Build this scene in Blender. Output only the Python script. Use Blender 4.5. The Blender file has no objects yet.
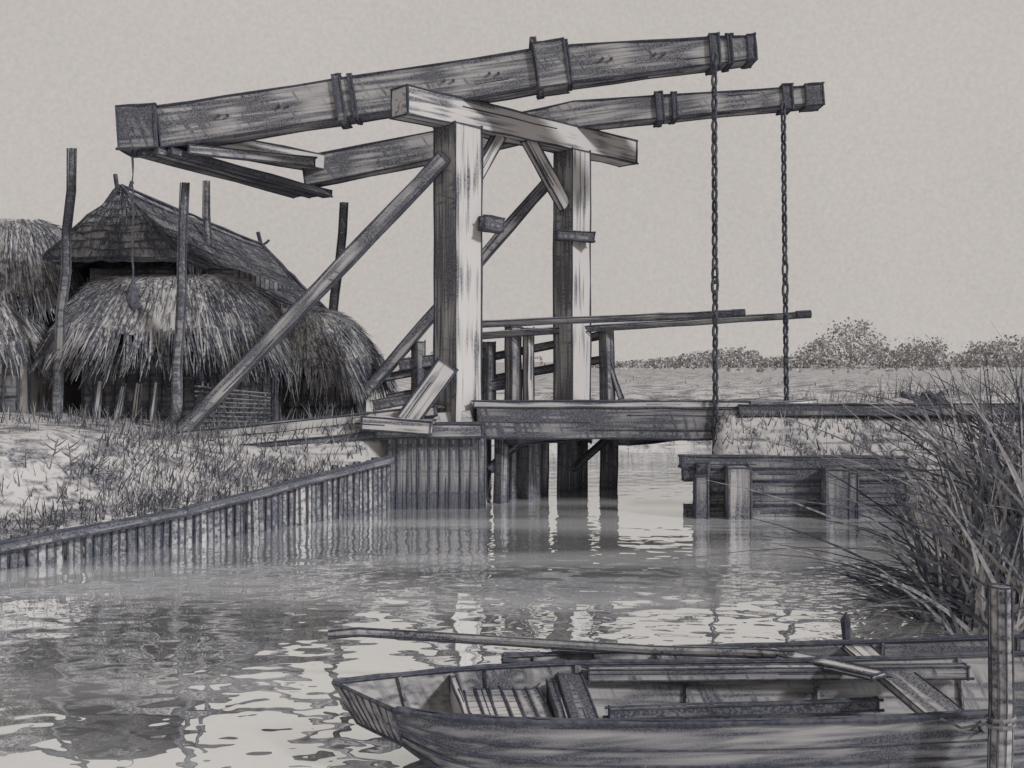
import bpy, math, random
import numpy as np
from mathutils import Vector, Matrix
random.seed(7); np.random.seed(7)
R=random.random
def U(a,b): return random.uniform(a,b)
scene=bpy.context.scene
scene.view_settings.view_transform='Standard'
scene.view_settings.look='None'
scene.view_settings.exposure=0
INK=(0.050,0.055,0.076); PAPER=(0.53,0.51,0.50)

# ------------------------------------------------------------ materials
def mixc(a,b,t): return tuple(a[i]*(1-t)+b[i]*t for i in range(3))
def pencil(name,base=0.0,dens=0.5,scale=(1.5,25,25),rot=(0,0,0),scale2=None,rot2=(0,0,0),grain=70,ink=INK,paper=PAPER,soft=0.10,dens2=None,g0=.42):
    """graphite strokes on a chalky ground; base 0=paper 1=ink, dens = share covered by strokes"""
    m=bpy.data.materials.new(name); m.use_nodes=True
    nt=m.node_tree; nt.nodes.clear(); N=nt.nodes.new; L=nt.links.new
    out=N('ShaderNodeOutputMaterial'); bs=N('ShaderNodeBsdfDiffuse')
    L(bs.outputs[0],out.inputs[0])
    tc=N('ShaderNodeTexCoord')
    patch=N('ShaderNodeTexNoise'); patch.inputs['Scale'].default_value=2.3; patch.inputs['Detail'].default_value=0
    L(tc.outputs['Object'],patch.inputs['Vector'])
    def strokes(sc,ro,d):
        mp=N('ShaderNodeMapping'); mp.inputs['Scale'].default_value=sc; 
        mp0=N('ShaderNodeMapping'); mp0.inputs['Rotation'].default_value=ro
        L(tc.outputs['Object'],mp0.inputs['Vector']); L(mp0.outputs[0],mp.inputs['Vector'])
        no=N('ShaderNodeTexNoise'); no.inputs['Scale'].default_value=1; no.inputs['Detail'].default_value=1.5; no.inputs['Roughness'].default_value=0.55
        L(mp.outputs[0],no.inputs['Vector'])
        ad=N('ShaderNodeMath'); ad.operation='MULTIPLY_ADD'; ad.inputs[1].default_value=0.45; 
        L(patch.outputs['Fac'],ad.inputs[0]); L(no.outputs['Fac'],ad.inputs[2])
        mr=N('ShaderNodeMapRange'); c=0.725+(0.5-d)*0.36
        mr.inputs['From Min'].default_value=c-soft; mr.inputs['From Max'].default_value=c+soft
        L(ad.outputs[0],mr.inputs['Value']); return mr.outputs[0]
    s=strokes(scale,rot,dens)
    if scale2:
        s2=strokes(scale2,rot2,dens2 if dens2 is not None else dens)
        mx=N('ShaderNodeMath'); mx.operation='MAXIMUM'; L(s,mx.inputs[0]); L(s2,mx.inputs[1]); s=mx.outputs[0]
    g=N('ShaderNodeTexNoise'); g.inputs['Scale'].default_value=grain; g.inputs['Detail'].default_value=1
    L(tc.outputs['Object'],g.inputs['Vector'])
    gr=N('ShaderNodeMapRange'); gr.inputs['From Min'].default_value=0.3; gr.inputs['From Max'].default_value=0.62
    gr.inputs['To Min'].default_value=g0; gr.inputs['To Max'].default_value=0.95
    L(g.outputs['Fac'],gr.inputs['Value'])
    mu=N('ShaderNodeMath'); mu.operation='MULTIPLY'; L(s,mu.inputs[0]); L(gr.outputs[0],mu.inputs[1])
    mc=N('ShaderNodeMix'); mc.data_type='RGBA'
    mc.inputs[6].default_value=(*mixc(paper,ink,base),1); mc.inputs[7].default_value=(*ink,1)
    L(mu.outputs[0],mc.inputs[0]); L(mc.outputs[2],bs.inputs['Color'])
    return m
M={}
M['ink']=pencil('graphite_line',base=0.88,dens=0.6,scale=(20,20,20),grain=60)
M['ink2']=pencil('graphite_soft',base=0.6,dens=0.4,scale=(20,20,20),grain=60)
M['grey']=pencil('graphite_pale',base=0.3,dens=0.3,scale=(20,20,20),grain=60)
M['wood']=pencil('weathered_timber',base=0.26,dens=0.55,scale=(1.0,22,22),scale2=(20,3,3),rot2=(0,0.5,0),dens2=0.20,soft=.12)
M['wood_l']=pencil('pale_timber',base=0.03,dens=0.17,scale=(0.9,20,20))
M['wood_d']=pencil('dark_timber',base=0.54,dens=0.62,scale=(1.2,22,22),scale2=(22,3,3),rot2=(0,0.3,0),dens2=0.42)
M['deck']=pencil('deck_planks',base=0.0,dens=0.12,scale=(1,14,14))
M['thatch']=pencil('thatch',base=0.12,dens=0.38,scale=(20,20,1.6),rot=(0,0.25,0))
M['thatch_d']=pencil('old_thatch',base=0.45,dens=0.62,scale=(1.2,1.2,17),rot=(0,0.2,0),scale2=(15,4,2),rot2=(0,-0.5,0),dens2=0.45)
M['wattle']=pencil('wattle',base=0.35,dens=0.55,scale=(22,22,2),scale2=(2,2,22),dens2=0.4)
M['plaster']=pencil('whitewash',base=0.0,dens=0.15,scale=(8,8,2))
M['ground']=pencil('meadow_earth',base=0.07,dens=0.25,scale=(0.9,5,14),rot=(0,0,0.05),scale2=(12,12,1.5),rot2=(0,.3,0),dens2=0.22,grain=45)
M['road']=pencil('sand_road',base=0.05,dens=0.10,scale=(0.7,6,6))
M['hull']=pencil('tarred_hull',base=0.40,dens=0.50,scale=(1.0,30,30),scale2=(2,22,22),rot2=(0,.12,0),dens2=0.30,grain=140,g0=.62,soft=.14)
M['hull_in']=pencil('boat_inside',base=0.30,dens=0.42,scale=(1.2,26,26),scale2=(26,4,4),rot2=(0,0.4,0),dens2=0.25,grain=140,g0=.6,soft=.14)
M['board']=pencil('boat_boards',base=0.06,dens=0.3,scale=(30,3,3),rot=(0,0.15,0),grain=120,g0=.6)
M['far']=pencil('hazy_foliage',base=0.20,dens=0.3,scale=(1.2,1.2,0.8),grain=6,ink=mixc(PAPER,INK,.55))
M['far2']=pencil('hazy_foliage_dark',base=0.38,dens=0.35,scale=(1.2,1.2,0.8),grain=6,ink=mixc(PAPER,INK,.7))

def water_mat():
    m=bpy.data.materials.new('canal_water'); m.use_nodes=True
    nt=m.node_tree; nt.nodes.clear(); N=nt.nodes.new; L=nt.links.new
    out=N('ShaderNodeOutputMaterial'); tc=N('ShaderNodeTexCoord')
    df=N('ShaderNodeBsdfDiffuse'); gl=N('ShaderNodeBsdfGlossy'); gl.inputs['Roughness'].default_value=0.015
    gl.inputs['Color'].default_value=(0.99,1.0,1.0,1)
    def mp(sc,ro=(0,0,0)):
        a=N('ShaderNodeMapping'); a.inputs['Scale'].default_value=sc; a.inputs['Rotation'].default_value=ro
        L(tc.outputs['Object'],a.inputs[0]); return a.outputs[0]
    n1=N('ShaderNodeTexNoise'); n1.inputs['Scale'].default_value=1; n1.inputs['Detail'].default_value=1.5
    L(mp((2.8,3.6,1)),n1.inputs['Vector'])
    b=N('ShaderNodeBump'); b.inputs['Strength'].default_value=1; b.inputs['Distance'].default_value=0.012
    L(n1.outputs['Fac'],b.inputs['Height']); L(b.outputs[0],gl.inputs['Normal'])
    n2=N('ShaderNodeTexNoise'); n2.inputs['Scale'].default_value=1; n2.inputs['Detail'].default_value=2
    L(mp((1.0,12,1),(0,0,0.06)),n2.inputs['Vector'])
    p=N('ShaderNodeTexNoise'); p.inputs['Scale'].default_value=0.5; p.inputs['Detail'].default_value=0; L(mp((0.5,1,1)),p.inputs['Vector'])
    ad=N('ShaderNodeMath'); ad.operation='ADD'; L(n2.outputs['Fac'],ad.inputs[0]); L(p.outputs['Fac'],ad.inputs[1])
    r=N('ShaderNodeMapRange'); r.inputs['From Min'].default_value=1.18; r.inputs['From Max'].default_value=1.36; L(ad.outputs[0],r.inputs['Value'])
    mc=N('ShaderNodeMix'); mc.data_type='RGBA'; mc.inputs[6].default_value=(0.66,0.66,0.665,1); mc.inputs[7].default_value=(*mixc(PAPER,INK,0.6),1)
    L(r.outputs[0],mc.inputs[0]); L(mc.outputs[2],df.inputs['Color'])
    w=N('ShaderNodeTexNoise'); w.inputs['Scale'].default_value=1; w.inputs['Detail'].default_value=1; L(mp((0.14,0.8,1)),w.inputs['Vector'])
    wr=N('ShaderNodeMapRange'); wr.inputs['From Min'].default_value=.46; wr.inputs['From Max'].default_value=.62; wr.inputs['To Min'].default_value=.88; wr.inputs['To Max'].default_value=.68
    L(w.outputs['Fac'],wr.inputs['Value'])
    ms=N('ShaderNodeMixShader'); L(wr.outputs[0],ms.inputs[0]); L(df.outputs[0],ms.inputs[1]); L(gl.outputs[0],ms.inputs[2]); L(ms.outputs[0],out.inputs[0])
    return m
M['water']=water_mat()

# ------------------------------------------------------------ mesh builder
class MB:
    def __init__(s): s.v=[]; s.f=[]; s.m=[]
    def quadstrip(s,rings,mi,closed=True,cap=False):
        n=len(rings[0]); b=len(s.v)
        for r in rings: s.v+= [tuple(p) for p in r]
        for i in range(len(rings)-1):
            for j in range(n if closed else n-1):
                k=(j+1)%n
                s.f.append((b+i*n+j,b+i*n+k,b+(i+1)*n+k,b+(i+1)*n+j)); s.m.append(mi[j] if isinstance(mi,list) else mi)
        if cap:
            c0=mi[0] if isinstance(mi,list) else mi
            s.f.append(tuple(b+j for j in range(n))[::-1]); s.m.append(c0)
            e=b+(len(rings)-1)*n
            s.f.append(tuple(e+j for j in range(n))); s.m.append(c0)
    def tube(s,pts,r,mi,sides=5,vary=0.3):
        pts=[Vector(p) for p in pts]; rings=[]
        for i,p in enumerate(pts):
            d=(pts[min(i+1,len(pts)-1)]-pts[max(i-1,0)])
            if d.length<1e-6: d=Vector((0,0,1))
            d.normalize(); a=d.cross(Vector((0.13,0.2,1))); 
            if a.length<0.1: a=d.cross(Vector((1,0,0)))
            a.normalize(); c=d.cross(a)
            rr=(r[i] if isinstance(r,(list,tuple)) else r)*(1+U(-vary,vary))
            rings.append([p+a*rr*math.cos(2*math.pi*k/sides)+c*rr*math.sin(2*math.pi*k/sides) for k in range(sides)])
        s.quadstrip(rings,mi,True,True)
    def line(s,p,q,r,mi,wob=0.01,n=None,over=0.0,vary=0.35):
        p=Vector(p);q=Vector(q); d=q-p; L=d.length; 
        if L<1e-5: return
        u=d/L; p=p-u*over; q=q+u*over; n=n or max(3,int(L/0.35))
        s.tube([p.lerp(q,i/n)+Vector((U(-wob,wob),U(-wob,wob),U(-wob,wob))) for i in range(n+1)],r,mi,4,vary)
    def blade(s,p,d,L,w,bend,mi,seg=4,side=None):
        """tapered grass / straw blade"""
        p=Vector(p); d=Vector(d).normalized(); bend=Vector(bend)
        sd=side or Vector((1,U(-.6,.6),0)); sd=Vector(sd)
        sd=(sd-d*sd.dot(d)); 
        if sd.length<1e-3: sd=d.cross(Vector((0,1,0)))
        sd.normalize(); b=len(s.v)
        for i in range(seg+1):
            t=i/seg; c=p+d*L*t+bend*(t*t); ww=w*(1-t*0.85)*(0.7+0.3*math.sin(t*3))/2
            s.v+=[tuple(c-sd*ww),tuple(c+sd*ww)]
        for i in range(seg):
            a=b+2*i; s.f.append((a,a+1,a+3,a+2)); s.m.append(mi)
    def build(s,name,mats,parent=None,matrix=None,smooth=False):
        me=bpy.data.meshes.new(name); me.from_pydata(s.v,[],s.f)
        for m in mats: me.materials.append(m)
        me.polygons.foreach_set('material_index',s.m)
        if smooth: me.polygons.foreach_set('use_smooth',[True]*len(s.f))
        me.update(); o=bpy.data.objects.new(name,me); scene.collection.objects.link(o)
        if matrix is not None: o.matrix_world=matrix
        if parent: o.parent=parent
        return o
def empty(name):
    e=bpy.data.objects.new(name,None); scene.collection.objects.link(e); e.empty_display_size=.3; return e
def frame(p0,p1,up=(0,0,1)):
    p0=Vector(p0);p1=Vector(p1); x=(p1-p0).normalized(); u=Vector(up)
    if abs(x.dot(u))>0.95: u=Vector((0.72,0.69,0))
    y=u.cross(x).normalized(); z=x.cross(y)
    return Matrix(((x.x,y.x,z.x,p0.x),(x.y,y.y,z.y,p0.y),(x.z,y.z,z.z,p0.z),(0,0,0,1))), (p1-p0).length
def beam(parent,name,pts,w,h,mat='wood',up=(0,0,1),r=0.013,jit=0.008,hs=None,lines=2,faces=None):
    """squared timber following pts; w lateral, h depth; dark arris lines modelled on it. faces: materials of (bottom,+y,top,-y)"""
    pts=[Vector(p) for p in pts]
    Mx,L=frame(pts[0],pts[-1],up); inv=Mx.inverted(); lp=[inv@p for p in pts]
    hs=hs or [h]*len(pts); n=max(3,int(L/0.45)); rings=[]
    for i in range(n+1):
        x=L*i/n
        for k in range(len(lp)-1):
            if x<=lp[k+1].x+1e-6 or k==len(lp)-2:
                t=(x-lp[k].x)/max(1e-6,lp[k+1].x-lp[k].x); c=lp[k].lerp(lp[k+1],t); hh=hs[k]*(1-t)+hs[k+1]*t; break
        rings.append([Vector((x+ (U(-1,1)*jit if i in(0,n) else 0),c.y+sy*w/2+U(-jit,jit),c.z+sz*hh/2+U(-jit,jit))) for sy,sz in((-1,-1),(1,-1),(1,1),(-1,1))])
    b=MB(); ms=[M[mat],M['ink']]; mi=0
    if faces:
        mi=[]; 
        for f in faces:
            if M[f] not in ms: ms.append(M[f])
            mi.append(ms.index(M[f]))
    b.quadstrip(rings,mi,True,True)
    for j in range(4):
        P=[r_[j] for r_ in rings]
        P[0]=P[0]+Vector((-U(0,.04),0,0)); P[-1]=P[-1]+Vector((U(0,.04),0,0))
        b.tube(P,r,1,4,.4)
        for e in(0,-1):
            b.line(rings[e][j],rings[e][(j+1)%4],r,1,.002,2,.01)
    for _ in range(lines):
        f=random.choice([0,1,2,3]); i0=random.randrange(0,max(1,n-1)); i1=min(n,i0+random.randint(1,4)); t=U(.2,.8)
        P=[rings[i][f].lerp(rings[i][(f+1)%4],t) for i in range(i0,i1+1)]
        if len(P)>1: b.tube(P,r*.5,1,4,.5)
    return b.build(name,ms,parent,Mx)

# ------------------------------------------------------------ terrain
canal=[(-60,4.0),(-20,6.2),(-9,8.0),(-4.75,9.25),(-3.5,10.5),(-1.65,13.05),(-0.42,13.15),(-0.42,16.8),(-1.2,22),(5.2,22.5),(3.6,16.5),(2.5,12.9),(2.3,12.45),(4.8,12.3),(4.6,10.6),(3.9,8.6),(3.2,7.2),(3.25,5.6),(3.9,3.6),(3.5,2.7),(0,2.6),(-60,1.2)]
poly=np.array(canal)
def sdist(x,y):
    x=np.atleast_1d(x).astype(float); y=np.atleast_1d(y).astype(float)
    d=np.full(x.shape,1e9); ins=np.zeros(x.shape,bool); n=len(poly)
    for i in range(n):
        a=poly[i]; c=poly[(i+1)%n]; e=c-a
        t=np.clip(((x-a[0])*e[0]+(y-a[1])*e[1])/(e@e),0,1)
        d=np.minimum(d,np.hypot(x-a[0]-t*e[0],y-a[1]-t*e[1]))
        cond=((a[1]>y)!=(c[1]>y)); xi=(c[0]-a[0])*(y-a[1])/((c[1]-a[1]) if c[1]!=a[1] else 1e-9)+a[0]
        ins^=cond&(x<xi)
    return np.where(ins,-d,d)
def sm(a,b,t): t=np.clip((t-a)/(b-a),0,1); return t*t*(3-2*t)
def H(x,y):
    x=np.atleast_1d(x).astype(float); y=np.atleast_1d(y).astype(float)
    d=sdist(x,y)
    z=np.where(d<0,-0.7*sm(0,.35,-d)-0.03,0)
    land=0.16*sm(0,.15,d)+0.64*sm(.05,1.5,d)+0.40*sm(1.0,6,d)
    st=.18+.09*np.clip(y-9,0,4)
    left=st*sm(-.02,.10,d)+(.88-st)*sm(.05,1.9,d)+.28*sm(1.5,6,d)
    land=np.where((x<0)&(y<16),left,land)
    top=np.where(x<0,1.27-0.10*np.clip(-x-0.5,0,4.2),1.27)
    emb=np.where(x>0,sm(12.6,13.3,y)*(1-sm(15.6,17.5,y)),sm(12.5,13.05,y)*(1-sm(15.6,17.5,y)))
    land=np.where(x>0,land*(1-emb)+top*emb*sm(0,.1,d),land*(1-emb)+np.maximum(land,top*sm(-.02,.04,d))*emb)
    nz=0.05*np.sin(x*1.3+y*.7)+0.04*np.sin(x*2.9-y*1.9)+.02*np.sin(x*7+y*5)
    land=land+nz*sm(.3,1.5,d)*(1-.8*emb)
    land=land+0.20*np.exp(-(((x+6.0)/1.7)**2+((y-11.2)/1.0)**2))
    land=np.where(y<2.7,np.minimum(land,0.45),land)
    return np.where(d>0,land,z)
def Hs(x,y): return float(H(x,y)[0])
xs=np.concatenate([[-900,-500,-250,-130,-70,-40,-28],np.arange(-20,12.01,0.12),[13,15,18,24,34,50,80,140,260,500,900]])
ys=np.concatenate([[-120,-40,-15,-5,0,1.5],np.arange(2.2,24,0.12),[25,27,30,35,42,55,75,105,150,220,350,600,1200,2500]])
X,Y=np.meshgrid(xs,ys); Z=H(X.ravel(),Y.ravel()).reshape(X.shape)
b=MB(); nx=len(xs); b.v=list(zip(X.ravel().tolist(),Y.ravel().tolist(),Z.ravel().tolist()))
for j in range(len(ys)-1):
    for i in range(nx-1):
        a=j*nx+i; b.f.append((a,a+1,a+nx+1,a+nx)); b.m.append(0)
b.build('ground',[M['ground']],smooth=True)
b=MB(); b.v=[(-120,-30,0),(120,-30,0),(120,24.5,0),(-120,24.5,0)]; b.f=[(0,1,2,3)]; b.m=[0]
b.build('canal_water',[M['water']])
def road(name,x0,x1,y0,y1):
    b=MB(); n=40; rows=6
    for j in range(rows+1):
        for i in range(n+1):
            x=x0+(x1-x0)*i/n; y=y0+(y1-y0)*j/rows+0.05*math.sin(x*1.7); b.v.append((x,y,Hs(x,y)+.012))
    for j in range(rows):
        for i in range(n):
            a=j*(n+1)+i; b.f.append((a,a+1,a+n+2,a+n+1)); b.m.append(0)
    b.build(name,[M['road']])
road('road',3.1,24,13.45,15.3); road('road',-4.2,-1.0,13.4,15.0)

# ------------------------------------------------------------ drawbridge
br=empty('wooden_drawbridge')
def Q(t,z,off=(0,0)): return Vector((-.727+1.63*t+off[0],13.48+1.56*t+off[1],z))
beam(br,'gate_post_1',[Q(0,.7),Q(0,5.06)],.44,.46,'wood',r=.016,lines=6,faces=('wood','wood_l','wood','wood'))  # right face in paler timber: sunlit side painted into the colour
beam(br,'gate_post_2',[Q(1,.7),Q(1,5.06)],.38,.40,'wood',r=.015,lines=6,faces=('wood','wood_l','wood','wood'))  # sunlit right face painted in with paler timber here too
beam(br,'portal_crossbeam',[(-1.434,12.80,5.23),(1.85,15.95,5.23)],.34,.36,'wood_l',r=.016,hs=[.36,.36],lines=6)
beam(br,'balance_beam_1',[(-4.70,13.48,5.03),(.62,13.48,5.86),(3.23,13.48,6.09)],.34,.5,'wood',hs=[.54,.50,.30],r=.017,lines=10)
beam(br,'balance_beam_2',[(-3.1,15.04,4.74),(-1.08,15.04,5.14),(1.0,15.04,5.60),(4.6,15.04,5.89)],.32,.4,'wood',hs=[.42,.40,.38,.26],r=.016,lines=10)
def strap(x,y,z,w,h,l,name,mat='wood_d',tilt=.15):
    beam(br,name,[(x-l/2,y,z-l/2*tilt),(x+l/2,y,z+l/2*tilt)],w,h,mat,r=.016,lines=0,jit=.004)
strap(-2.30,13.48,5.41,.40,.62,.10,'iron_strap_1'); strap(-2.12,13.48,5.44,.38,.58,.05,'iron_strap_2')
strap(.52,13.48,5.86,.46,.60,.40,'trunnion_block','wood'); strap(.33,13.48,5.86,.42,.70,.06,'iron_strap_3'); strap(.74,13.48,5.90,.42,.56,.05,'iron_strap_4')
strap(2.70,13.48,6.05,.40,.42,.12,'iron_strap_5',tilt=.08); strap(2.9,13.48,6.07,.38,.38,.05,'iron_strap_6',tilt=.08); strap(3.19,13.48,6.09,.36,.34,.10,'end_cap_1',tilt=.08)
strap(2.2,15.04,5.70,.38,.42,.10,'iron_strap_7',tilt=.08); strap(2.42,15.04,5.72,.36,.38,.06,'iron_strap_8',tilt=.08)
strap(4.1,15.04,5.85,.36,.36,.14,'iron_strap_9',tilt=.08); strap(4.5,15.04,5.88,.35,.32,.26,'end_cap_2',tilt=.08)
for i,x in enumerate((-3.9,-3.1,-1.5,-.9,-.3,1.2,1.9)):
    b=MB(); z=5.03+(x+4.7)/5.32*.83 if x<.62 else 5.86+(x-.62)*.088
    for k in range(2): b.tube([(x+.12*k,13.30,z+.02),(x+.12*k,13.27,z+.02)],.02,0,6,0)
    b.build('bolt_heads_%d'%i,[M['ink']],br)
beam(br,'counterweight_block',[(-5.22,13.46,5.0),(-4.72,13.46,5.03)],.5,.56,'wood_d',r=.018)
beam(br,'tail_crossbeam',[(-4.62,13.62,4.98),(-2.55,15.25,4.86)],.26,.22,'wood_l',r=.015)
for i in range(3):
    o=i*.19
    beam(br,'tail_platform_plank_%d'%i,[(-4.95+o,13.32,4.70),(-3.25+o*1.2,15.15,4.44)],.19,.08,'wood_d' if i!=1 else 'wood',r=.012)
beam(br,'tail_edge_board',[(-4.3,13.30,4.73),(-2.75,13.9,4.68)],.06,.12,'wood',r=.012)
beam(br,'raking_brace_1',[(-4.50,13.30,.85),(-.90,13.30,4.62)],.14,.17,'wood',r=.014,lines=4)
beam(br,'raking_brace_2',[(-2.30,15.2,1.35),(.62,15.0,4.70)],.13,.15,'wood',r=.013,lines=3)
beam(br,'knee_brace_1',[Q(.10,4.30),Q(.34,5.08)],.09,.17,'wood_l',r=.013)
beam(br,'knee_brace_2',[Q(.93,4.20,(0,-.1)),Q(.58,5.10,(0,-.1))],.09,.20,'wood_l',r=.013)
beam(br,'cleat_1',[(-.40,13.35,3.76),(-.16,13.52,3.74)],.16,.18,'wood_d',r=.013)
beam(br,'cleat_2',[(.66,14.72,3.77),(1.20,14.85,3.75)],.14,.13,'wood_d',r=.013)
beam(br,'leaning_strut',[(-1.38,12.98,1.12),(-.84,13.02,1.86)],.16,.27,'wood_l',r=.016)
beam(br,'strut_sill',[(-1.9,12.9,1.12),(-1.02,12.82,1.06)],.3,.17,'wood_l',r=.015)
for i in range(17):
    x=-.95+i*.235
    beam(br,'deck_plank_%d'%i,[(x,13.36,1.30),(x+1.75,15.16,1.30)],.155,.05,'deck',r=.006,jit=.004,lines=0)
beam(br,'deck_stringer_1',[(-.45,13.27,1.10),(3.0,13.27,1.08)],.14,.40,'wood_d',r=.016,lines=8)
beam(br,'deck_kerb',[(-.50,13.27,1.34),(3.15,13.27,1.335)],.10,.08,'wood_l',r=.012)
beam(br,'deck_stringer_2',[(.2,15.1,1.06),(4.4,15.1,1.06)],.14,.38,'wood_d',r=.012)
beam(br,'deck_stringer_3',[(-.3,14.2,1.02),(3.4,14.2,1.02)],.2,.38,'wood_d',r=.012)
beam(br,'deck_crossbeam_1',[(.0,13.36,.90),(1.7,15.05,.90)],.2,.2,'wood_d'); beam(br,'deck_crossbeam_2',[(1.5,13.36,.90),(3.2,15.05,.90)],.2,.2,'wood_d')
for i,(x,y,w) in enumerate([(-.16,13.5,.13),(.22,14.0,.24),(.42,14.35,.12),(.80,14.6,.20),(1.02,14.9,.12),(1.44,15.0,.18),(-.02,13.9,.10)]):
    beam(br,'pile_%d'%i,[(x,y,-.7),(x+.02,y,.9)],w,w,'wood_d',r=.014)
beam(br,'pile_stay_1',[(-.3,13.5,.45),(.15,13.7,.85)],.07,.08,'wood_d'); beam(br,'pile_stay_2',[(.9,14.5,.35),(1.5,14.9,.85)],.06,.07,'wood_d')
def rail(name,p,q,r):
    b=MB(); b.line(p,q,r,0,.008,10,vary=.06); b.line(Vector(p)+Vector((0,-r*.9,r*.6)),Vector(q)+Vector((0,-r*.9,r*.6)),.010,1,.004); b.line(Vector(p)+Vector((0,-r*.7,-r)),Vector(q)+Vector((0,-r*.7,-r)),.013,1,.004)
    e=Vector(q); s_=Vector(p).lerp(e,.96); b.tube([s_,e+Vector((.02,0,0))],r*1.25,1,8,0)
    b.build(name,[M['wood'],M['ink']],br,smooth=False)
rail('handrail_1',(-.52,13.62,2.42),(3.15,13.62,2.57),.045); rail('handrail_2',(-.48,15.0,2.30),(4.46,15.0,2.62),.05)
beam(br,'rail_post_1',[(.02,15.12,1.25),(.02,15.12,2.42)],.14,.20,'wood'); beam(br,'rail_post_2',[(.25,15.12,1.25),(.25,15.12,2.40)],.10,.13,'wood_l')
beam(br,'rail_post_3',[(1.45,15.12,1.25),(1.42,15.12,2.44)],.14,.17,'wood_d'); beam(br,'rail_post_4',[(-1.42,15.2,1.0),(-1.42,15.2,2.2)],.14,.15,'wood_d'); beam(br,'rail_post_5',[(-.35,15.2,1.2),(-.35,15.2,2.2)],.12,.15,'wood_d')
beam(br,'approach_rail_1',[(-2.5,15.28,1.55),(1.42,15.28,2.32)],.07,.10,'wood'); beam(br,'approach_rail_2',[(-1.9,15.28,1.35),(1.42,15.28,1.95)],.07,.10,'wood'); beam(br,'approach_rail_3',[(-1.7,15.2,1.85),(-.4,15.2,2.03)],.07,.16,'wood_d')
beam(br,'approach_rail_4',[(-2.1,15.2,1.25),(0.2,15.2,1.62)],.07,.14,'wood_d')
beam(br,'rail_stay',[(1.42,15.1,2.0),(1.65,15.1,1.35)],.05,.06,'wood_l',r=.01)
def chain(name,x,y,z0,z1,drift=0):
    b=MB(); pitch=.150; n=int((z0-z1)/pitch)
    for i in range(n):
        z=z0-(i+.5)*pitch; cx=x+drift*i/n; ang=(math.pi/2 if i%2 else 0)+.5
        big=1.0 if i not in(int(n*.56),int(n*.6)) else 1.45
        P=[]
        for k in range(11):
            a=2*math.pi*k/10; lx=.032*math.cos(a)*big; lz=(.084*math.sin(a))*big
            P.append((cx+lx*math.cos(ang),y+lx*math.sin(ang),z+lz))
        b.tube(P,.020,0,5,.15)
    b.build(name,[M['ink']],br)
chain('chain_1',2.66,13.16,5.98,.75,.02); chain('chain_2',4.02,14.82,5.75,1.20,.05)
b=MB(); b.tube([(2.67,13.1,.70),(2.67,13.1,1.0)],.05,0,6); b.build('chain_shackle',[M['ink']],br)
b=MB(); b.line((-5.04,13.3,4.8),(-5.04,13.3,3.0),.014,0,.012,14); b.tube([(-5.04,13.3,3.0),(-5.04,13.3,2.88),(-5.05,13.3,2.74),(-5.04,13.3,2.64),(-5.04,13.3,2.58)],[.015,.06,.085,.06,.01],0,8,.05)
b.build('tail_rope_weight',[M['ink']],br)

# ------------------------------------------------------------ abutments / revetments
ab=empty('timber_abutment')
for i in range(9):
    x=-1.55+i*.135
    beam(ab,'sheet_pile_%d'%i,[(x,12.98+U(-.02,.02),-.6),(x+U(-.01,.01),12.98,.93+U(-.03,.03))],.12,.09,'wood_d',up=(0,1,0),r=.013,lines=1)
beam(ab,'cap_beam',[(-1.75,12.93,1.0),(-.38,12.93,1.02)],.22,.17,'wood',r=.015)
for i in range(12):
    y=13.1+i*.3
    beam(ab,'side_pile_%d'%i,[(-.40,y,-.6),(-.40,y,.95)],.1,.26,'wood_d',up=(0,1,0),r=.010,lines=0)
# pale revetment following the left bank towards the viewer
rv=empty('bank_revetment')
P=[(-9.0,7.93,.22),(-4.72,9.15,.27),(-3.42,10.42,.40),(-1.58,12.95,.70)]
b=MB()
for k in range(3):
    p0=Vector((P[k][0],P[k][1],0)); p1=Vector((P[k+1][0],P[k+1][1],0)); L_=(p1-p0).length; n=int(L_/.085)
    u=(p1-p0).normalized(); nn=Vector((u.y,-u.x,0))
    for i in range(n):
        t=(i+.5)/n; c=p0.lerp(p1,t)+nn*U(0,.04); hgt=P[k][2]*(1-t)+P[k+1][2]*t+U(-.07,.05); w_=U(.028,.044); dx=U(-.03,.03)
        rings=[[c+u*(s*w_)+nn*(q*.018)+u*(dx*zz)+Vector((0,0,zz_)) for s,q in((-1,1),(1,1),(1,-1),(-1,-1))] for zz,zz_ in((0,-.5),(.4,0),(1,hgt))]
        b.quadstrip(rings,random.choice([0,0,0,1]),True,True)
        for s in(-1,1): b.tube([r_[0 if s<0 else 1]+nn*.004 for r_ in rings],.008,2,4,.5)
b.build('planks',[M['wood_d'],M['wood'],M['ink']],rv)
for k in range(3):
    beam(rv,'waling_%d'%k,[(P[k][0]+.05,P[k][1]-.07,P[k][2]-.05),(P[k+1][0]+.05,P[k+1][1]-.07,P[k+1][2]-.05)],.06,.08,'wood_d',r=.012)
beam(rv,'top_timber',[(-4.55,13.05,.90),(-1.0,13.12,1.26)],.2,.12,'wood_l',r=.015)
beam(rv,'upper_waling',[(-4.3,12.75,.70),(-1.7,12.88,.97)],.08,.09,'wood_d',r=.013)
ra=empty('log_abutment')
for i in range(5):
    z=.05+i*.155; x0=2.2+U(-.12,.1)
    beam(ra,'log_%d'%i,[(x0,12.36+U(-.02,.02),z),(4.78+U(-.1,.1),12.34,z+U(-.02,.02))],.15,.14,'wood_d',r=.013,lines=5)
for i in range(3): beam(ra,'return_log_%d'%i,[(2.32,12.2,.2+i*.2),(2.75,13.1,.23+i*.2)],.14,.15,'wood_d',r=.012)
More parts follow.
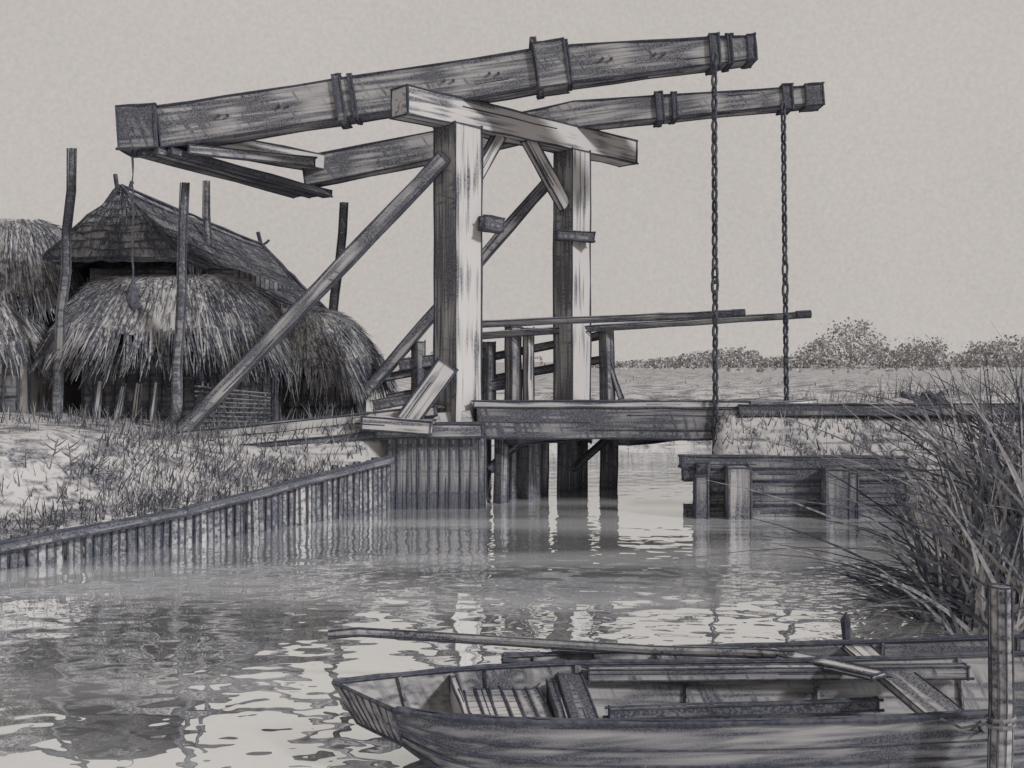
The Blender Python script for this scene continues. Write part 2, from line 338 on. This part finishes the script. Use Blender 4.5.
for i,(x,w,t) in enumerate([(2.30,.14,.52),(2.75,.27,.62),(3.93,.27,.60),(4.15,.10,.56)]):
    beam(ra,'fender_post_%d'%i,[(x,12.17,-.6),(x,12.17,t)],w,w*.8,'wood_d' if w<.2 or i==2 else 'wood',up=(0,1,0),r=.014)
beam(ra,'edge_timber',[(3.0,13.22,1.26),(9.5,12.9,1.30)],.12,.14,'wood_d',r=.013)

# ------------------------------------------------------------ straw roofs
def thatch_hip(parent,name,ridge,eave,mat,n,fr,down=.25,sw=.02,mats=('ink','ink2','grey'),ny=7,sag=.12,light=0.0):
    """ridge:(x0,x1,y,z) eave:(x0,x1,y0,y1,z) rounded hipped straw cap with loose straws and shaggy fringe"""
    rx0,rx1,ry,rz=ridge; ex0,ex1,ey0,ey1,ez=eave; b=MB(); NR=48
    wav=[U(-.06,.06) for _ in range(NR)]
    def ring(t):
        P=[]
        for k in range(NR):
            a=2*math.pi*k/NR; c,s_=math.cos(a),math.sin(a)
            q=lambda v: math.copysign(abs(v)**.6,v)
            ex=(ex0+ex1)/2+(ex1-ex0)/2*q(c); eyv=(ey0+ey1)/2+(ey1-ey0)/2*q(s_)
            rx=(rx0+rx1)/2+(rx1-rx0)/2*q(c); ryv=ry+.1*q(s_)
            z=rz+(ez-rz)*t+sag*math.sin(math.pi*t)+wav[k]*t
            P.append(Vector((rx+(ex-rx)*t,ryv+(eyv-ryv)*t,z+U(-.02,.02))))
        return P
    rings=[ring(t/ny) for t in range(ny+1)]
    b.quadstrip(rings,0,True,True)
    for _ in range(n):
        k=random.randrange(NR); u=R(); t0=U(0,.9)**.75; t1=min(1,t0+U(.10,.3))
        def S(t):
            f=t*ny; i=min(ny-1,int(f)); g=f-i
            a=rings[i][k].lerp(rings[i+1][k],g); c=rings[i][(k+1)%NR].lerp(rings[i+1][(k+1)%NR],g); return a.lerp(c,u)
        a=S(t0); c=S(t1)+Vector((U(-.06,.06),0,0)); mid=Vector(((ex0+ex1)/2,(ey0+ey1)/2,rz-1)); nrm=(a-mid).normalized()*.02
        mi=random.choice([1,1,1,2,3]) if t0>.5 else random.choice([1,2,2,3])
        b.blade(a+nrm,(c-a),(c-a).length*1.05,U(.5,1.25)*sw,nrm*2,mi,2,side=(1,.2,0))
    for _ in range(fr):
        k=random.randrange(NR); p=rings[-1][k].lerp(rings[-1][(k+1)%NR],R()); mid=Vector(((ex0+ex1)/2,(ey0+ey1)/2,p.z))
        o=(p-mid).normalized(); b.blade(p+Vector((0,0,U(-.02,.1))),o*.35+Vector((U(-.3,.3),0,-1)),down*U(.5,1.5),sw*U(1,2.4),o*.02,random.choice([1,1,2,2,3]),3,side=(1,.2,0))
    return b.build(name,[M[mat]]+[M[m] for m in mats],parent)
def pole(parent,name,p,q,r):
    b=MB(); n=7; pts=[Vector(p).lerp(Vector(q),i/n)+Vector((U(-.03,.03),0,0)) for i in range(n+1)]
    b.tube(pts,[r*(1-.3*i/n) for i in range(n+1)],0,8,.12)
    for s_ in(-1,1): b.tube([P_+Vector((s_*r*.8,-r*.35,0)) for P_ in pts],.014,1,4,.4)
    b.build(name,[M['wood_d'],M['ink']],parent)
hb=empty('hay_barn')
pole(hb,'pole_1',(-6.50,14.2,.8),(-6.22,14.2,4.93),.075); pole(hb,'pole_2',(-4.68,13.85,.8),(-4.52,13.85,4.38),.075)
pole(hb,'pole_3',(-5.17,17,.9),(-5.17,17,4.98),.07); pole(hb,'pole_4',(-2.98,16.0,1.0),(-2.68,16.0,4.45),.075)
A=Vector((-5.85,15,4.50)); B=Vector((-5.37,21.5,4.40)); EL=Vector((-6.95,14.8,3.40)); ER=Vector((-4.85,14.8,3.38)); BR=Vector((-3.40,20.0,2.60)); BL=Vector((-7.2,21.8,3.3))
b=MB()
def patchm(p00,p10,p01,p11,mi,n=12,sag=.06,straws=300,lines=7):
    base=len(b.v)
    for j in range(n+1):
        for i in range(n+1):
            u,v=i/n,j/n; p=(p00*(1-u)+p10*u)*(1-v)+(p01*(1-u)+p11*u)*v
            p=p+Vector((0,0,-sag*math.sin(math.pi*v)+U(-.015,.015))); b.v.append(tuple(p))
    for j in range(n):
        for i in range(n):
            a=base+j*(n+1)+i; b.f.append((a,a+1,a+n+2,a+n+1)); b.m.append(mi)
    nr=(p10-p00).cross(p01-p00).normalized()
    if nr.z<0: nr=-nr
    for _ in range(straws):
        u,v=R(),U(0,.9); v2=min(1,v+U(.06,.25))
        f=lambda u,v:(p00*(1-u)+p10*u)*(1-v)+(p01*(1-u)+p11*u)*v+Vector((0,0,-sag*math.sin(math.pi*v)))
        a=f(u,v)+nr*.03; c=f(u+U(-.02,.02),v2)+nr*.03
        b.blade(a,c-a,(c-a).length,U(.015,.04),nr*.02,random.choice([1,1,2]),2,side=(p10-p00).normalized())
    for k in range(lines):
        v=(k+.5)/lines; PP=[(p00*(1-u)+p10*u)*(1-v)+(p01*(1-u)+p11*u)*v+Vector((0,0,-sag*math.sin(math.pi*v)+U(-.03,.03)))+nr*.03 for u in [i/8 for i in range(9)]]
        b.tube(PP,.014,1,4,.5)
patchm(A,B,ER,BR,0,straws=1800,lines=6); patchm(A,B,EL,BL,0,straws=200,lines=3)
patchm(A+Vector((-.03,0,0)),A+Vector((.03,0,0)),EL,ER,3,n=8,sag=.0,straws=160,lines=9)
patchm(B,B+Vector((.05,0,0)),BL,BR,0,n=8,sag=0,straws=60,lines=3)
for p,q in((A,ER),(A,EL),(A,B),(ER,BR),(EL,ER),(B,BR)): 
    b.line(p+Vector((0,-.02,.03)),q+Vector((0,-.02,.03)),.028,1,.02,12)
b.line(A+Vector((-.05,0,-.1)),A+Vector((-.1,0,.22)),.03,1); b.line(A+Vector((.05,0,-.1)),A+Vector((.16,0,.1)),.03,1)
b.line(B+Vector((0,0,-.1)),B+Vector((-.1,0,.3)),.035,1); b.line(B,B+Vector((.15,0,.12)),.03,1)
for _ in range(320):
    t=R(); p=ER.lerp(BR,t); b.blade(p,(U(-.2,.3),U(-.2,.2),-1),U(.08,.3),.035,(0,0,0),random.choice([1,2]),2)
b.build('roof',[M['thatch_d'],M['ink'],M['ink2'],M['wattle']],hb)
def wallbox(parent,name,x0,x1,y0,y1,z0,z1,mat,step=.22,mi='ink'):
    b=MB(); b.quadstrip([[(x0,y0,z),(x1,y0,z),(x1,y1,z),(x0,y1,z)] for z in(z0,z1)],0,True,True)
    n=int((x1-x0)/step)
    for i in range(n+1):
        x=x0+(x1-x0)*i/n+U(-.02,.02); b.line((x,y0-.012,z0),(x+U(-.02,.02),y0-.012,z1-U(0,.2)),.012,1,.008)
    m=int((y1-y0)/(step*1.4))
    for i in range(m+1):
        y=y0+(y1-y0)*i/m; b.line((x1+.012,y,z0),(x1+.012,y,z1),.012,1,.008)
    for z in(z0+.3,z1-.02): b.line((x0,y0-.015,z),(x1,y0-.015,z),.016,1,.008)
    return b.build(name,[M[mat],M[mi]],parent)
wallbox(hb,'back_wall',-6.5,-4.3,15.4,20.0,.8,3.35,'wood_d')
wallbox(hb,'front_wall',-6.35,-3.5,14.75,15.3,.8,2.2,'wood_d',.16)
wallbox(hb,'side_wall',-4.3,-2.5,15.45,17.0,.9,1.7,'wattle',.1)
for i,(x,w) in enumerate([(-6.0,.07),(-5.70,.06),(-5.46,.08),(-5.2,.05)]):
    beam(hb,'pale_stud_%d'%i,[(x,14.42,1.0+U(0,.12)),(x+U(.05,.12),14.40,1.62+U(-.1,.12))],w,.04,'wood_l',up=(0,1,0),r=.012)
thatch_hip(hb,'hay_cap',(-6.0,-4.5,15.3,3.22),(-6.80,-3.42,14.15,16.6,2.32),'thatch',2900,1900,down=.46,sag=.24)
thatch_hip(hb,'lower_thatch',(-6.4,-4.0,14.9,2.30),(-6.85,-3.35,14.3,16.4,1.98),'thatch_d',300,800,down=.32,sag=.02)
thatch_hip(hb,'lean_to_thatch',(-4.2,-3.0,16.0,2.75),(-4.7,-2.15,14.9,17.4,1.85),'thatch',2000,1500,down=.46,sag=.20)
b=MB()
for i in range(14): b.line((-4.35+.07*i,13.9,.95),(-4.30+.07*i,13.92,1.62-.02*i),.012,0,.01)
for i in range(9): b.line((-4.4,13.88,1.0+.07*i),(-3.35,13.88,1.02+.055*i),.013,0,.01)
b.build('wattle_hurdle',[M['ink2']])
th=empty('thatched_hut')
wallbox(th,'wall',-9.5,-7.05,14.6,17,.8,2.1,'plaster',1.2)
b=MB(); b.quadstrip([[(-7.62,14.57,z),(-7.18,14.57,z),(-7.18,14.6,z),(-7.62,14.6,z)] for z in(.95,1.85)],0,True,True)
for x in(-7.62,-7.4,-7.18): b.line((x,14.55,.95),(x,14.55,1.85),.014,1)
for z in(.95,1.4,1.85): b.line((-7.62,14.55,z),(-7.18,14.55,z),.014,1)
b.build('window',[M['wood_d'],M['ink']],th)
thatch_hip(th,'roof',(-9.3,-7.7,16.2,4.20),(-10.3,-6.75,14.9,18,2.9),'thatch',2400,1000,down=.35,sag=.3)
thatch_hip(th,'lower_roof',(-9.4,-7.9,15.3,3.15),(-10,-6.90,14.25,17,2.08),'thatch',2000,1000,down=.33,sag=.12)

# ------------------------------------------------------------ distant tree line
prof=[(-60,2),(-20,2.2),(0,1.4),(12,.6),(17,.9),(21,1.6),(27,2.2),(31,1.1),(35,1.3),(37.5,3.6),(40.5,6.0),(43.5,3.6),(45.5,1.6),(48,2.4),(49.8,4.0),(52,1.6),(55,1.3),(57.5,3.2),(59.5,3.5),(62,1.7),(68,3.5),(80,2.5),(100,3)]
px_=[p[0] for p in prof]; pz_=[p[1] for p in prof]
b=MB()
def leaf(c,s,mi):
    a=Vector((U(-1,1),U(-1,1),U(-1,1))).normalized(); d=a.cross(Vector((U(-1,1),U(-1,1),U(-1,1)))).normalized()
    i=len(b.v); b.v+=[tuple(c+a*s),tuple(c+d*s),tuple(c-a*s),tuple(c-d*s)]; b.f.append((i,i+1,i+2,i+3)); b.m.append(mi)
for _ in range(1700):
    x=U(-58,98) if R()<.2 else U(10,66); hgt=float(np.interp(x,px_,pz_))
    if hgt<2 and R()<.35: continue
    y=120+U(-5,6); cz=1.2+hgt*U(.05,.98); rr=U(.25,.6)*min(1.3,.3+hgt*.2); mi=1 if R()<.25 else 0
    for k in range(16):
        c=Vector((x+random.gauss(0,rr),y+random.gauss(0,rr),max(1.0,min(cz+random.gauss(0,rr*.6),1.2+hgt*1.12)))); leaf(c,U(.08,.20),mi)
for x,h in((40.5,5),(49.8,3.8),(58.5,3.2)): b.tube([(x,120,1),(x+.2,120,1+h*.5),(x+.1,120,1+h*.8)],[.28,.2,.08],1,5)
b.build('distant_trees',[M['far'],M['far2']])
b=MB()
for k in range(50):
    x=U(10,60); y=U(50,110); 
    for j in range(8): leaf(Vector((x+U(-2,2),y+U(-.4,.4),1.25+U(0,.2))),U(.08,.2),random.choice([0,1]))
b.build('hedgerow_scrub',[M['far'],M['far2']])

# ------------------------------------------------------------ grass and reeds
def tufts(name,regions,mats=('ink','ink2','grey')):
    b=MB()
    for (n,fx,hmin,hmax,w,lean) in regions:
        for _ in range(n):
            x,y=fx(); z=Hs(x,y)
            if z<-.0: continue
            d=Vector((random.gauss(lean,.25),U(-.2,.2),1)); L=U(hmin,hmax)
            b.blade((x,y,max(z,-.05)-.02),d,L,w*U(.6,1.3),(d.x*L*U(.1,.6),0,-abs(d.x)*L*.25),random.choice([0,0,1,1,2]),4)
    return b.build(name,[M[m] for m in mats])
def along(pts,spread):
    def f():
        i=random.randrange(len(pts)-1); t=R(); return (pts[i][0]*(1-t)+pts[i+1][0]*t+U(-spread,spread),pts[i][1]*(1-t)+pts[i+1][1]*t+U(-spread,spread))
    return f
def box(x0,x1,y0,y1): return lambda:(U(x0,x1),U(y0,y1))
def tri():
    # slope between the revetment and the approach road
    while True:
        x=U(-4.7,-1.7); y=U(10.2,13.1)
        if y>10.5+(x+3.5)*1.37+.12: return x,y
tufts('left_bank_grass',[(800,along([(-8,8.6),(-4.85,9.5),(-3.7,10.65),(-1.9,12.95)],.22),.08,.26,.018,.05),
    (1500,tri,.08,.26,.020,.15),(260,box(-8,-4.8,9.4,10.6),.08,.24,.018,.15),(110,box(-8,-4.4,10.6,13.4),.05,.16,.016,.1),(420,box(-7,-2.4,13.3,14.4),.1,.35,.02,0)])
tufts('right_bank_grass',[(1900,box(2.5,8.5,12.45,13.2),.08,.26,.018,.1),(600,along([(2.4,12.5),(4.8,12.42)],.08),.08,.24,.02,.2),(500,box(4.5,9,10,12.6),.1,.4,.02,-.1)])
tufts('meadow_grass',[(1000,along([(-1.0,22.4),(5.2,22.9),(12,22.5),(20,22)],.4),.2,.7,.03,.1),(700,box(3,18,15.6,20),.06,.2,.02,.05),(500,box(3,40,20,45),.06,.2,.04,.05)],('ink2','grey','grey'))
b=MB()
for _ in range(620):
    x=U(2.95,5.4); y=7.0+(x-3.05)*.75+U(-.9,1.6)
    if Hs(x,y)<-.5: continue
    L=U(.7,2.0)*(1 if x>3.5 else .8); lean=random.gauss(-.10,.36)
    b.blade((x,y,max(Hs(x,y),-.1)),(lean,U(-.2,.1),1),L,U(.024,.046),(lean*L*U(.3,1.2),0,-abs(lean)*L*U(.2,.8)),random.choice([0,0,1,1,2,2]),7)
for _ in range(130):
    x=U(2.9,3.7); y=U(7.0,8.4); L=U(.5,1.1); b.blade((x,y,-.03),(-.65,-.1,U(.5,1.2)),L,U(.02,.036),(-.2*L,0,-.5*L),random.choice([0,0,1]),7)
b.build('reed_bed',[M['ink'],M['ink2'],M['grey']])
b=MB()
for _ in range(110):
    x=U(.5,2.4); y=U(3.85,4.25); b.blade((x,y,-.1),(random.gauss(0,.35),0,1),U(.18,.40),U(.012,.022),(U(-.1,.1),0,-.03),random.choice([0,1]),5)
b.build('water_grass',[M['ink'],M['ink2']])
b=MB()
for x,y in((-4.65,10.6),(-4.45,10.7),(-4.9,10.6)):
    z=Hs(x,y); p=Vector((x,y,z)); q=p+Vector((U(-.1,.1),0,U(.25,.4))); b.line(p,q,.008,0,.01,5)
    for k in range(5):
        s_=p.lerp(q,.4+.12*k); b.blade(s_,(random.choice([-1,1]),0,.5),.14,.03,(0,0,.03),0,3)
b.build('bank_weeds',[M['ink2']])

# ------------------------------------------------------------ boats
def boat(name,st,inner='hull_in',rim=.012):
    """flat-bottomed boat. st: (x,yc,half_top,half_bot,z_gunwale,z_bottom,skew)"""
    e=empty(name); b=MB(); th=.025; S=[]
    for i in range(len(st)-1):
        for k in range(5):
            t=k/5; S.append(tuple(st[i][j]*(1-t)+st[i+1][j]*t for j in range(7)))
    S.append(st[-1])
    for _ in range(3):
        S=[S[0]]+[tuple((S[i-1][j]+2*S[i][j]+S[i+1][j])/4 for j in range(7)) for i in range(1,len(S)-1)]+[S[-1]]
    out=[];inn=[]
    for x,yc,a,c,zg,zb,sk in S:
        zm=(zg+zb)/2; am=(a+c)/2+.02; rk=.5*abs(sk)
        out.append([(x+sk,yc-a,zg),(x+sk*.9+rk*.5,yc-am,zm),(x+sk*.7+rk,yc-c,zb),(x-sk*.7+rk,yc+c,zb),(x-sk*.9+rk*.5,yc+am,zm),(x-sk,yc+a,zg)])
        inn.append([(x+sk+.01,yc-a+th,zg),(x+sk*.9+rk*.5,yc-am+th,zm),(x+sk*.7+rk,yc-c+th,zb+th),(x-sk*.7+rk,yc+c-th,zb+th),(x-sk*.9+rk*.5,yc+am-th,zm),(x-sk,yc+a-th,zg)])
    b.quadstrip(out,0,False); b.quadstrip(inn,1,False)
    for sgn in(0,5):
        b.quadstrip([[o[sgn],i_[sgn]] for o,i_ in zip(out,inn)],2,False)
    for k in(0,-1):
        i=len(b.v); b.v+=[tuple(p) for p in out[k]]; b.f.append(tuple(range(i,i+6))); b.m.append(6)
    for j,r in((0,rim*1.15),(5,rim),(1,rim*.45),(2,rim)): b.tube([Vector(o[j])+Vector((0,-.006 if j<3 else 0,.004)) for o in out],r,4,5,.35)
    for j in(0,5): b.tube([Vector(o[j])+Vector((0,.01 if j==0 else -.01,.004)) for o in inn],rim*.5,4,4,.35)
    for j in range(6): b.line(out[0][j],out[0][(j+1)%6],rim*.8,4,.003,3)
    for q in range(1,8):
        t=q/8; b.line(Vector(out[0][0]).lerp(Vector(out[0][5]),t)+Vector((-.004,-.004,0)),Vector(out[0][2]).lerp(Vector(out[0][3]),t)+Vector((-.004,-.004,0)),rim*.3,4,.003,3)
    for f in(.3,.7): b.tube([Vector(o[0]).lerp(Vector(o[2]),f)+Vector((0,-.018,0)) for o in out],rim*.35,4,4,.6)
    for i in range(3,len(S)-2,4):
        PP=[Vector(inn[i][k])+Vector((0,(.012 if k<3 else -.012),.012 if k in(2,3) else 0)) for k in range(6)]
        b.tube(PP,.013,5,4,.2)
    b.build('hull',[M['hull'],M[inner],M['board'],M['wood_l'],M['ink'],M['wood_d'],M['wood']],e)
    return e
e1=boat('rowing_boat',[(-.70,4.66,.20,.13,.345,.17,.17),(-.30,4.76,.35,.26,.325,.0,.06),(.2,4.84,.44,.35,.31,-.09,0),(.9,4.87,.46,.37,.30,-.1,0),(1.8,4.93,.45,.36,.30,-.1,0),(2.8,5.02,.40,.32,.32,-.1,0),(3.8,5.12,.24,.18,.38,.05,0)])
def item(par,name,pts,w,h,mat,up=(0,0,1),r=.006,lines=2): beam(par,name,pts,w,h,mat,up,r,.003,None,lines)
item(e1,'fore_bulkhead',[(-.20,4.52,.20),(-.30,5.08,.20)],.03,.20,'wood_l')
for i in range(6): item(e1,'fore_deck_board_%d'%i,[(-.13+.065*i,4.50,.20),(-.22+.065*i,5.12,.215)],.058,.018,'board' if i<4 else 'wood')
item(e1,'mid_thwart',[(.34,4.46,.25),(.30,5.24,.25)],.12,.03,'wood_d')
item(e1,'mid_bulkhead',[(.24,4.50,.14),(.20,5.16,.14)],.03,.22,'wood_d')
item(e1,'aft_thwart',[(2.02,4.53,.25),(2.02,5.32,.25)],.2,.03,'wood')
item(e1,'bottom_boards',[(.45,4.85,-.04),(1.9,4.85,-.04)],.4,.03,'wood')
item(e1,'side_board',[(.4,5.24,.265),(2.4,5.29,.265)],.05,.06,'hull_in')
item(e1,'seat_riser',[(.5,5.12,.10),(1.9,5.2,.12)],.04,.05,'wood_d')
e2=boat('punt',[(-.05,5.66,.05,.04,.22,.14,0),(.25,5.68,.15,.10,.20,.02,0),(.8,5.70,.22,.16,.20,-.08,0),(1.4,5.70,.26,.20,.21,-.1,0),(2.4,5.70,.27,.20,.24,-.1,0),(3.4,5.74,.22,.17,.28,-.05,0),(4.2,5.8,.1,.08,.34,.1,0)])
item(e2,'thwart_1',[(.9,5.50,.17),(.9,5.90,.17)],.11,.025,'wood'); item(e2,'thwart_2',[(2.05,5.46,.20),(2.05,5.94,.20)],.16,.025,'wood_l')
item(e2,'loose_plank',[(1.44,5.66,.26),(1.84,5.02,.325)],.11,.025,'wood_l')
b=MB(); pts=[(-1.08,5.88,.30),(-.9,5.87,.318),(-.4,5.83,.30),(.2,5.78,.275),(.8,5.72,.255),(1.3,5.62,.27),(1.55,5.50,.29)]
b.tube(pts,[.016,.022,.024,.025,.025,.025,.024],0,8,.06)
b.tube([Vector(p)+Vector((0,-.012,.022)) for p in pts],.006,1,4,.4); b.tube([Vector(p)+Vector((0,-.014,-.022)) for p in pts],.008,1,4,.4)
b.build('punt_pole',[M['wood'],M['ink']])
mp_=empty('mooring_post')
b=MB(); pts=[(2.13,4.36,-.5),(2.125,4.36,0),(2.135,4.36,.4),(2.13,4.36,.92)]
b.tube(pts,[.05,.05,.048,.046],0,12,.02)
for a in(2.7,3.3,4.0,4.7,5.4,6.1): b.tube([(x+.05*math.cos(a),y+.05*math.sin(a),z) for x,y,z in pts],.003,1,4,.5)
b.tube([(2.13+.047*math.cos(k*.63),4.36+.047*math.sin(k*.63),.922) for k in range(11)],.005,1,4,.3)
b.build('post',[M['wood'],M['ink']],mp_)
b=MB(); b.tube([(2.13+.056*math.cos(k*.63),4.36+.056*math.sin(k*.63),.30+.003*k) for k in range(21)],.009,0,5,.1); b.tube([(2.09,4.40,.31),(2.0,4.45,.27),(1.9,4.50,.31)],.007,0,5,.1); b.build('mooring_rope',[M['ink2']],mp_)
b=MB(); b.tube([(2.06,6.15,-.2),(2.06,6.15,.15),(2.05,6.15,.31),(2.055,6.15,.36)],[.02,.024,.03,.008],0,7); b.build('mooring_stake',[M['ink']])
b=MB(); 
for k in range(26): b.tube([(6.2+random.gauss(0,.13),14.9+U(-.1,.1),1.25),(6.2+random.gauss(0,.15),14.9,1.33+U(0,.12))],U(.02,.05),random.choice([0,1]),6)
b.build('tree_stump',[M['ink'],M['ink2']])

# ------------------------------------------------------------ light, sky
w=bpy.data.worlds.new('World'); scene.world=w; w.use_nodes=True; nt=w.node_tree; nt.nodes.clear(); N=nt.nodes.new; L=nt.links.new
bg=N('ShaderNodeBackground'); ow=N('ShaderNodeOutputWorld'); tc=N('ShaderNodeTexCoord')
n1=N('ShaderNodeTexNoise'); n1.inputs['Scale'].default_value=260; n1.inputs['Detail'].default_value=3
n2=N('ShaderNodeTexNoise'); n2.inputs['Scale'].default_value=2.2; n2.inputs['Detail'].default_value=3
L(tc.outputs['Generated'],n1.inputs['Vector']); L(tc.outputs['Generated'],n2.inputs['Vector'])
m1=N('ShaderNodeMath'); m1.operation='MULTIPLY_ADD'; m1.inputs[1].default_value=.24; m1.inputs[2].default_value=.88; L(n1.outputs['Fac'],m1.inputs[0])
m2=N('ShaderNodeMath'); m2.operation='MULTIPLY_ADD'; m2.inputs[1].default_value=.22; m2.inputs[2].default_value=.89; L(n2.outputs['Fac'],m2.inputs[0])
m3=N('ShaderNodeMath'); m3.operation='MULTIPLY'; L(m1.outputs[0],m3.inputs[0]); L(m2.outputs[0],m3.inputs[1])
bg.inputs['Color'].default_value=(0.52,0.49,0.465,1); L(m3.outputs[0],bg.inputs['Strength']); L(bg.outputs[0],ow.inputs[0])
sd=bpy.data.lights.new('sun','SUN'); sd.energy=2.5; sd.angle=math.radians(6); sd.color=(.99,.99,1)
so=bpy.data.objects.new('sun',sd); scene.collection.objects.link(so)
so.rotation_euler=Vector((-.75,.50,-.55)).to_track_quat('-Z','Y').to_euler()
# ------------------------------------------------------------ camera
cd=bpy.data.cameras.new('camera'); co=bpy.data.objects.new('camera',cd); scene.collection.objects.link(co)
co.location=(0,0,1.9); co.rotation_euler=(math.radians(90),0,0); cd.lens=35.156; cd.sensor_width=36; cd.shift_y=-22/1024
cd.clip_start=.1; cd.clip_end=4000; scene.camera=co
